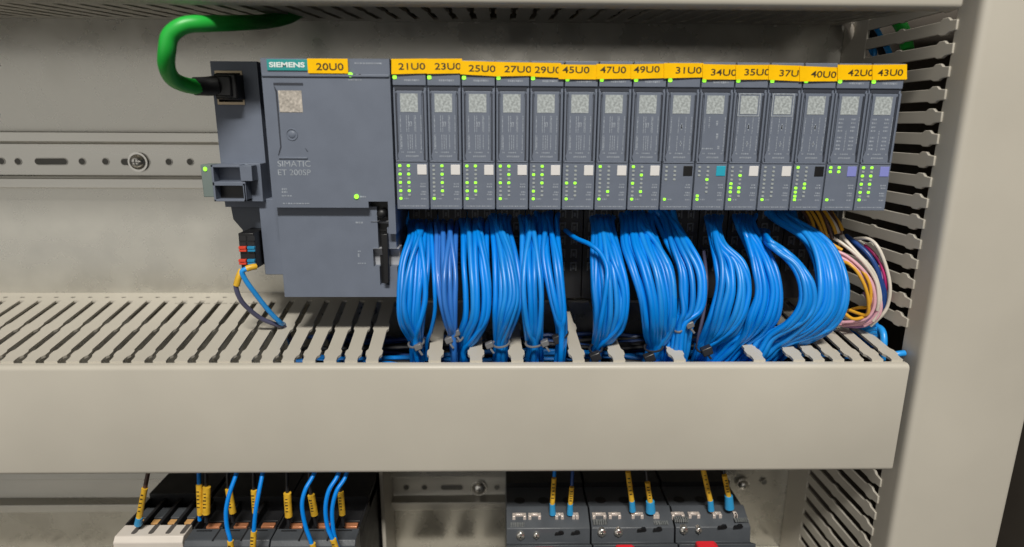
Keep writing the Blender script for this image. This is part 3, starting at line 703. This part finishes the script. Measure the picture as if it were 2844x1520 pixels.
# coloured wires at the right end
ct = thing('wire_bundle', 'loop of pink, white, yellow and navy wires at the right end of the row', 'wires', tuple(at(2430,880,282)))
CW = [(pink_m,[(2300,690,294),(2352,712,290),(2400,755,286),(2425,800,284),(2428,850,284),(2405,885,286),(2350,895,292),(2290,890,300)]),
 (pink_m,[(2310,698,296),(2365,725,291),(2412,770,287),(2437,820,285),(2440,855,285),(2415,892,288),(2370,902,293),(2300,898,302)]),
 (pink_m,[(2320,700,293),(2378,735,289),(2428,790,286),(2446,840,285),(2438,880,286),(2400,905,290)]),
 (pink_m,[(2296,705,294),(2346,722,290),(2392,762,287),(2418,812,285),(2424,850,285),(2398,892,288),(2340,905,295)]),
 (whiw_m,[(2300,655,300),(2338,676,294),(2395,725,288),(2432,780,285),(2440,830,284),(2436,862,285)]),
 (whiw_m,[(2330,640,302),(2346,665,296),(2385,708,290),(2422,750,286),(2442,800,285),(2443,850,285),(2425,892,287)]),
 (whiw_m,[(2372,664,300),(2412,664,293),(2440,690,288),(2462,745,285),(2472,800,284),(2466,846,285),(2450,875,286),(2418,905,290)]),
 (whiw_m,[(2385,668,300),(2436,715,290),(2456,745,287),(2464,790,286),(2460,835,287)]),
 (navy_m,[(2350,655,302),(2372,672,296),(2408,703,290),(2436,748,286),(2448,800,285),(2450,845,286),(2436,880,289)]),
 (navy_m,[(2352,660,304),(2380,685,297),(2416,720,290),(2442,765,287),(2456,812,286),(2454,855,287)]),
 (mag_m,[(2384,672,302),(2412,690,294),(2440,722,289),(2455,760,286),(2462,800,286),(2464,835,288)]),
 (yelw_m,[(2270,650,302),(2300,672,296),(2338,695,293)]),
 (yelw_m,[(2330,726,292),(2355,732,288),(2380,755,285),(2402,795,283),(2412,840,283),(2406,875,285),(2360,862,292)]),
 (yelw_m,[(2360,740,292),(2385,745,288),(2406,768,285),(2418,805,284),(2412,850,285),(2385,855,290),(2350,865,298)]),
 (yelw_m,[(2345,870,285),(2364,884,284),(2380,886,285),(2400,880,287)]),
 (lil_m,[(2405,800,289),(2422,830,286),(2425,860,286),(2405,890,288),(2370,898,292)]),
 (lil_m,[(2412,800,290),(2436,835,287),(2434,868,287),(2412,900,290),(2380,908,294),(2340,905,300)]),
 (lil_m,[(2400,812,290),(2412,838,287),(2410,866,288),(2392,896,291),(2350,900,298)]),
 (lil_m,[(2450,750,287),(2446,800,286),(2438,850,287),(2418,890,290)])]
for m_, p_ in CW: MB().tube([at(*q) for q in p_], .85 if m_ is not navy_m else 1.15, 8, 6).build('wire', m_, ct)
# short yellow and brown cores at the last terminals
for lab, specs in (('tuft of yellow and brown wire ends under the last modules', [(yelw_m,2262,600,2290,668),(yelw_m,2276,598,2300,676),(brn_m,2286,600,2312,664),(yelw_m,2296,596,2322,650),(whiw_m,2302,600,2330,648),(brn_m,2312,598,2336,652),(yelw_m,2318,602,2340,640),(yelw_m,2250,602,2262,650),(brn_m,2240,602,2256,660)]),):
    tt = thing('wire_tuft', lab, 'wires', tuple(at(2290,620,300)))
    for m_, u0, v0, u1, v1 in specs: MB().tube([at(u0-14,v0-20,309), at(u0,v0,305), at((u0+u1)/2+3,(v0+v1)/2,300), at(u1,v1,297)], .8, 8, 4).build('wire', m_, tt)
# ------------------------------------------------------------------ cables inside the ducts
ri = random.Random(5)
cr = thing('duct_wires', 'blue wires inside the horizontal duct, many darkened to stand for its shade, seen through its slots', 'wires', (40, 300, -125))
for k in range(70):
    y = ri.uniform(270, 343); z = -ri.uniform(117, 150) ; xs0 = ri.uniform(-135, -60) if k > 3 else -128
    pts = [Vector((xs0+(186-xs0)*i/9, y+ri.uniform(-5,5), z+ri.uniform(-3,3))) for i in range(10)]
    MB().tube(pts, 1.25, 7, 4).build('wire', ri.choice((navy_m, navy_m, dark_m, blkw_m, blue2_m)), cr)  # dark colours chosen to put the duct's inner shade into the wires
fl = thing('duct_wires', 'light blue wires bending into the corner between the two ducts', 'wires', tuple(at(2400,930,300)))
for k in range(8):
    P = [at(2322+k*9,884+k*2,322-k*2), at(2352+k*10,897+k*3,312-k*2), at(2384+k*8,912+k*5,303-k*2), at(2408+k*6,930+k*8,297-k*2), at(2440+k*1.5,915+k*9,292-k), at(2452,905+k*11,288)]
    P2 = [at(2356+k*6,926+k*7,308-k), at(2376+k*6,914+k*7,304-k), at(2404+k*5,898+k*9,298-k), at(2434+k*1.5,888+k*12,293-k*.6)]
    MB().tube(P2, 1.25, 8, 6).build('wire', lblue_m, fl)
MB().tube([at(2425,905,296),at(2448,915,290),at(2455,945,286),at(2450,1000,284)], 1.6, 10, 6).build('wire', lblue_m, fl)
MB().tube([at(2462,990,276),at(2490,984,274),at(2512,981,274)], 1.5, 10, 4).build('wire', lblue_m, fl)
cu_ = thing('duct_wires', 'blue, grey and green cables crossing behind the slats at the top right corner', 'wires', tuple(at(2420,80,330)))
for m_, r_, p_ in ((lblue_m,1.3,[(2330,20,345),(2380,70,335),(2402,100,325),(2425,150,318)]),(whiw_m,2.0,[(2350,60,343),(2364,85,338),(2372,108,334)]),
    (lblue_m,1.2,[(2400,50,335),(2432,76,325),(2470,150,312)]),(green_m,3.0,[(2470,30,318),(2498,66,312),(2512,95,306),(2520,140,300)]),
    (blkw_m,1.8,[(2385,50,338),(2440,120,322),(2460,190,318)]),(lblue_m,1.1,[(2425,130,318),(2430,145,316),(2425,170,314)]),(lblue_m,1.1,[(2462,125,312),(2470,142,311),(2474,165,310)]),
    (tie_c,1.6,[(2376,70,333),(2396,98,330),(2412,100,326)])):
    P = []
    for (u_, v_, y_) in p_:
        k_ = ray(u_, v_); yw = 222.2/(k_.x/k_.y+.1); P.append(at(u_, v_, min(345, yw+5+r_)))
    MB().tube(P, r_, 10, 5).build('wire', m_, cu_)
# ------------------------------------------------------------------ lower row: contactors
def on_z(u, v, z): return atz(u, v, z)
ZT = -203.
def contactor(label, u0, u1, vf, body_m, front_m, nribs, ribs, copper, white=False):
    f0 = atz(u0, vf, ZT); f1 = atz(u1, vf, ZT); yf = f0.y; x0, x1 = f0.x, f1.x
    t = thing('contactor', label, 'contactor', ((x0+x1)/2, 310, ZT-60))
    ye = 340
    # sloping shoulder, then front face down
    MB().prism([(yf,ZT-2.5),(yf+2,ZT),(yf+11,ZT+.0),(yf+11,ZT-70),(yf,ZT-70)], 'x', x0, x1).build('front_block', front_m, t, bevel=.4)
    b = MB()
    b.box(x0, x1, yf+11.05, ye, ZT-70, ZT-5)
    w_ = (x1-x0)/nribs
    for i in range(nribs+1):
        xx = x0+w_*i; b.box(max(x0, xx-.9), min(x1, xx+.9), yf+11.06, ye, ZT-5.01, ZT+.4)
    b.box(x0, x1, yf+34, ye, ZT-5.02, ZT+3)
    b.build('body', body_m, t, bevel=.25)
    for i in range(nribs):
        xc = x0+w_*(i+.62)
        c = MB(); c.box(xc-w_*.24, xc+w_*.24, yf+13, yf+16.5, ZT-4.9, ZT-.6); c.build('clamp', copper, t, bevel=.3)
        h = MB(); h.box(xc-w_*.3, xc+w_*.3, yf+17.2, yf+26, ZT-4.95, ZT-.2); h.build('clamp_cover', anth_m if white else body_m, t, bevel=.3)
    nn = MB()
    if white:
        for i in range(nribs):
            xc = x0+w_*(i+.95 if i < nribs-1 else i+.8)
            nn.prism([(xc-1.3,yf+11.2),(xc+1.3,yf+11.2),(xc+1.3,yf+4.5),(xc+.8,yf+3.6),(xc-.8,yf+3.6),(xc-1.3,yf+4.5)], 'z', ZT-.3, ZT+.05)
        nn.build('notches', mat('notch_grey', (.10,.09,.085), .5), t)
    else:
        for i in range(1, nribs):
            xc = x0+w_*i; nn.box(xc-.45, xc+.45, yf+1.5, yf+11.2, ZT-.4, ZT+.06)
        for i in range(nribs): nn.box(x0+w_*(i+.2), x0+w_*(i+.75), yf+8.6, yf+9.0, ZT, ZT+.5)
        nn.build('groove_lines', dark_m, t)
    return t
contactor('small contactor with a white front and black ribbed back at the lower left', 311, 503, 1497, dark_m, cream_m, 4, 4, mat('brass_clamp', (.60,.33,.12), .4), white=True)
contactor('dark grey contactor in the middle of the lower left group', 507, 744, 1508, dark_m, anth_m, 3, 3, copper_m)
contactor('dark grey contactor at the right of the lower left group', 748, 985, 1508, dark_m, anth_m, 3, 3, copper_m)
dv = thing('divider', 'thin upright beige strip right of the contactors', 'strip', tuple(at(1064,1520,330)))
d0 = at(1056,1318,325); d1 = at(1066,1318,325)
MB().box(d0.x, d1.x, 322, 351, -330, -195).build('strip', duct_m, dv, bevel=.3)
# marker wires of the lower row
LG = 'marked wires dropping onto the lower contactors'
def mwire(label, core, pts, sl, sr=1.45, cr_=1.05, ferr=None, slm=sleeve_m):
    P = [at(*p) for p in pts]
    t = thing('marked_wire', label, 'wire', tuple(P[-1]), LG)
    MB().tube(P, cr_, 8, 5).build('insulation', core, t)
    if sl: MB().tube([at(*p) for p in sl], sr, 12, 4).build('marker_sleeve', slm, t)
    if sl:
        mk = MB(); A0, A1 = at(*sl[0]), at(*sl[-1]); rg = random.Random(len(label))
        for i in range(5):
            q = A0.lerp(A1, .18+.13*i); mk.box(q.x-.7+rg.uniform(-.2,.2), q.x+.5, q.y-sr-.06, q.y-sr+.25, q.z-.35, q.z+.1+rg.uniform(0,.3))
        mk.build('marker_print', ink_m, t)
    if ferr:
        Q = [at(*p) for p in ferr[0]]; MB().tube(Q, ferr[1]*.85, 12, 1, r2=ferr[1]).build('ferrule', fer_m, t)
    return t
Yc = 274
mwire('brown wire with a yellow sleeve entering the white fronted contactor', brn_m, [(414,1300,278),(408,1330,276),(402,1360,275),(386,1440,276)], [(402,1356,274.5),(386,1440,275.5)], ferr=([(387,1437,275.3),(384,1456,276.5)], 1.9))
mwire('blue wire with a yellow sleeve, left one of the touching pair', blue_m, [(552,1290,276),(553,1340,275),(555,1445,276)], [(553,1347,274),(556,1429,274)])
mwire('black wire with a yellow sleeve, right one of the touching pair', blkw_m, [(572,1290,277),(573,1340,275),(574,1450,276)], [(574,1353,274),(573,1426,274)], 1.9)
mwire('black wire with a yellow sleeve behind the first blue wire', blkw_m, [(632,1290,280),(634,1350,277),(648,1450,277)], [(635,1358,276),(647,1424,276)], 1.7)
mwire('black wire with a yellow sleeve behind the second blue wire', blkw_m, [(704,1290,280),(705,1350,277),(710,1450,277)], [(705,1362,276),(709,1423,276)], 1.5)
mwire('black wire with a short fat yellow sleeve, left end of the right contactor', blkw_m, [(796,1290,280),(798,1360,277),(802,1460,277)], [(798,1370,276),(802,1434,276)], 1.9)
mwire('black wire with a tilted yellow sleeve right of the third blue wire', blkw_m, [(858,1290,280),(862,1360,277),(878,1460,277)], [(864,1375,276),(874,1430,276)], 1.8)
mwire('black wire with a yellow sleeve at the right end of the contactors', blkw_m, [(944,1290,280),(946,1360,277),(954,1460,277)], [(946,1367,276),(951,1429,276)], 1.6)
mwire('blue wire bowing forward to a yellow sleeve, leftmost', blue_m, [(665,1290,270),(653,1327,266),(637,1373,262),(628,1420,260),(631,1466,259),(640,1502,258),(643,1560,258)], [(640,1502,257.8),(644,1560,257.8)])
mwire('straight blue wire ending in a long yellow sleeve', blue_m, [(733,1290,270),(727,1327,266),(718,1373,262),(710,1420,260),(705,1476,259),(702,1540,258)], [(705,1476,258.8),(701,1545,257.8)])
mwire('single blue wire bowed to the left over the right contactor', blue_m, [(884,1290,270),(867,1327,266),(848,1361,262),(839,1404,260),(848,1460,259),(866,1512,258),(874,1560,258)], [(868,1510,257.8),(878,1560,257.8)])
mwire('left one of two blue wires running side by side', blue_m, [(950,1290,270),(935,1327,266),(913,1364,262),(904,1413,260),(910,1466,259),(924,1500,258),(936,1550,258)], [(925,1498,257.6),(942,1550,257.4)], 1.5)
mwire('right one of two blue wires running side by side', blue_m, [(970,1290,271),(957,1330,267),(935,1364,263),(923,1413,261),(925,1466,260),(932,1500,259.5),(948,1550,259)], None)
# ------------------------------------------------------------------ lower row: breakers
def vz(v, Y): return at(1700, v, Y).z
def breaker(label, u0, u1, red_u, screws, opens, metals, texts, red_v):
    x0 = at(u0,1420,288).x+.25; x1 = at(u1,1420,288).x-.25
    t = thing('circuit_breaker', label, 'breaker', ((x0+x1)/2, 300, -300), 'circuit breakers at the lower right')
    zc = vz(1410,290)
    prof_ = [(350,zc-3.5),(312,zc-3.5),(312,zc-1.5),(292.5,zc-1.5),(292,zc),(290.5,zc),(280,vz(1467,280)),(278.6,vz(1508,278.6)),(272,vz(1514,272)),(271,-300),(350,-300)]
    MB().prism(prof_, 'x', x0, x1).build('housing', anth_m, t, bevel=.35)
    MB().box(x0+.2, x1-.2, 311.5, 350, zc-3.4, zc+1.6).build('rear_cover', black_m, t)
    hb = MB(); w_ = x1-x0
    for f in (.17,.47,.78):
        cx = x0+w_*f; hb.prism([(cx+3.0*math.cos(a), 299+3.0*math.sin(a)) for a in [i*math.pi/8 for i in range(16)]], 'z', zc-1.6, zc-1.42)
    hb.build('entry_holes', black_m, t)
    for (ua, ub) in metals:
        Pf = []
        a_ = ray((ua+ub)/2, 1426); yy = 287.3
        xa = at(ua,1428,287).x; xb = at(ub,1428,287).x; zz = vz(1424,287.2)
        c = MB(); c.box(xa, xa+1.6, 284.4, 287.5, zz-3.0, zz+.1).box(xb-1.6, xb, 284.4, 287.5, zz-3.0, zz+.1).box(xa+1.6, xb-1.6, 286.0, 287.5, zz-1.2, zz+.2)
        c.build('terminal_clamp', mat('tin_clamp', (.75,.66,.60), .3, metal=.4), t, bevel=.2)
    for (u, v, r_) in screws:
        p = at(u, v, 278.8); s_ = MB().cyl((p.x,281,p.z),(p.x,278.6,p.z),r_,22).dome((p.x,278.6,p.z),r_,.8).build('screw', steel_m, t)
        c = MB().box(p.x-r_*.75,p.x+r_*.75,277.6,278.2,p.z-.3,p.z+.3).box(p.x-.3,p.x+.3,277.6,278.2,p.z-r_*.75,p.z+r_*.75)
        c.build('cross_slot', mat('slot_shadow', (.2,.19,.17), .4, metal=.5), sub(s_, t)).parent = s_
    ob = MB()
    for (u, v) in opens:
        p = at(u, v, 279.4); ob.prism([(p.x-2.4,p.z-1.0),(p.x-1.8,p.z+.2),(p.x-.6,p.z+.3),(p.x+.4,p.z+1.1),(p.x+2,p.z+1.0),(p.x+2.5,p.z),(p.x+1.6,p.z-.6)], 'y', 278.6, 280)
    ob.build('openings', black_m, t)
    for (ua, ub, v, h) in texts:
        pb = MB()
        yy = 282.0; k0 = at(ua, v, yy); k1 = at(ub, v, yy); x = k0.x
        while x < k1.x:
            wd = ri.uniform(.5, 1.2); pb.box(x, min(x+wd, k1.x), yy-1.2, yy+1.5, k0.z, k0.z+h*.3); x += wd+.35
        pb.build('printed_line', mat('dim_print', (.16,.17,.17), .5, var=.2, vs=600), t)
    ra = at(red_u[0], red_v, 268).x; rb_ = at(red_u[1], red_v, 268).x; rz = vz(red_v, 271)
    MB().prism([(ra,rz-20),(ra,rz-.6),(ra+.8,rz),(rb_-1.6,rz),(rb_,rz-1.4),(rb_,rz-20)], 'y', 262, 271.5).build('toggle', red_m, t, bevel=.4)
breaker('left black circuit breaker, under two yellow sleeved wires', 1405, 1635, (1484,1545), [(1446,1489,2.35),(1490,1488,1.8)], [(1553,1480),(1598,1479)], [(1423,1461),(1467,1502),(1541,1565),(1588,1606)], [(1418,1456,1462,5),(1587,1626,1463,2)], 1519)
breaker('middle black circuit breaker with two bright screws side by side', 1637, 1864, (1713,1768), [(1672,1480,2.35),(1718,1480,2.35)], [(1782,1471),(1826,1470)], [(1644,1682),(1689,1723),(1752,1785),(1812,1828)], [(1647,1686,1454,5),(1816,1855,1454,2)], 1514)
breaker('right black circuit breaker with the brightest red toggle', 1866, 2072, (1938,1998), [(1900,1473,2.2),(1941,1473,1.7)], [(2006,1463),(2050,1462)], [(1863,1898),(1909,1941),(1976,2001),(2036,2042)], [(1872,1910,1447,5),(2040,2078,1446,2)], 1506)
LG = 'yellow sleeved wires entering the breakers'
for lab, c_, a_, b_, f_, fr, sr in (
   ('long sleeved wire, left on the left breaker', blue_m, (1539,1328), (1534,1402), (1535,1428), 1.75, 1.3), ('short sleeved wire, right on the left breaker', navy_m, (1588,1353), (1584,1402), (1583,1428), 1.75, 1.3),
   ('long sleeved wire, left on the middle breaker', yelw_m, (1744,1310), (1755,1394), (1757,1419), 1.75, 1.4), ('short sleeved wire in a wide blue ferrule, middle breaker', blkw_m, (1798,1340), (1806,1396), (1807,1421), 2.7, 1.4),
   ('long slanted sleeved wire, left on the right breaker', yelw_m, (1952,1300), (1973,1392), (1975,1417), 1.75, 1.4), ('sleeved wire in a wide blue ferrule, right on the right breaker', blkw_m, (2012,1320), (2024,1380), (2026,1411), 2.5, 1.4)):
    du = (a_[0]-b_[0])*.6
    mwire(lab, c_, [(a_[0]+du,a_[1]-50,292),(a_[0],a_[1],288),(b_[0],b_[1],287),(f_[0],f_[1]+4,288)], [(a_[0],a_[1],286.5),(b_[0],b_[1],286)], sr, .95, ferr=([(b_[0],b_[1]-3,286),(f_[0],f_[1],286.2)], fr))
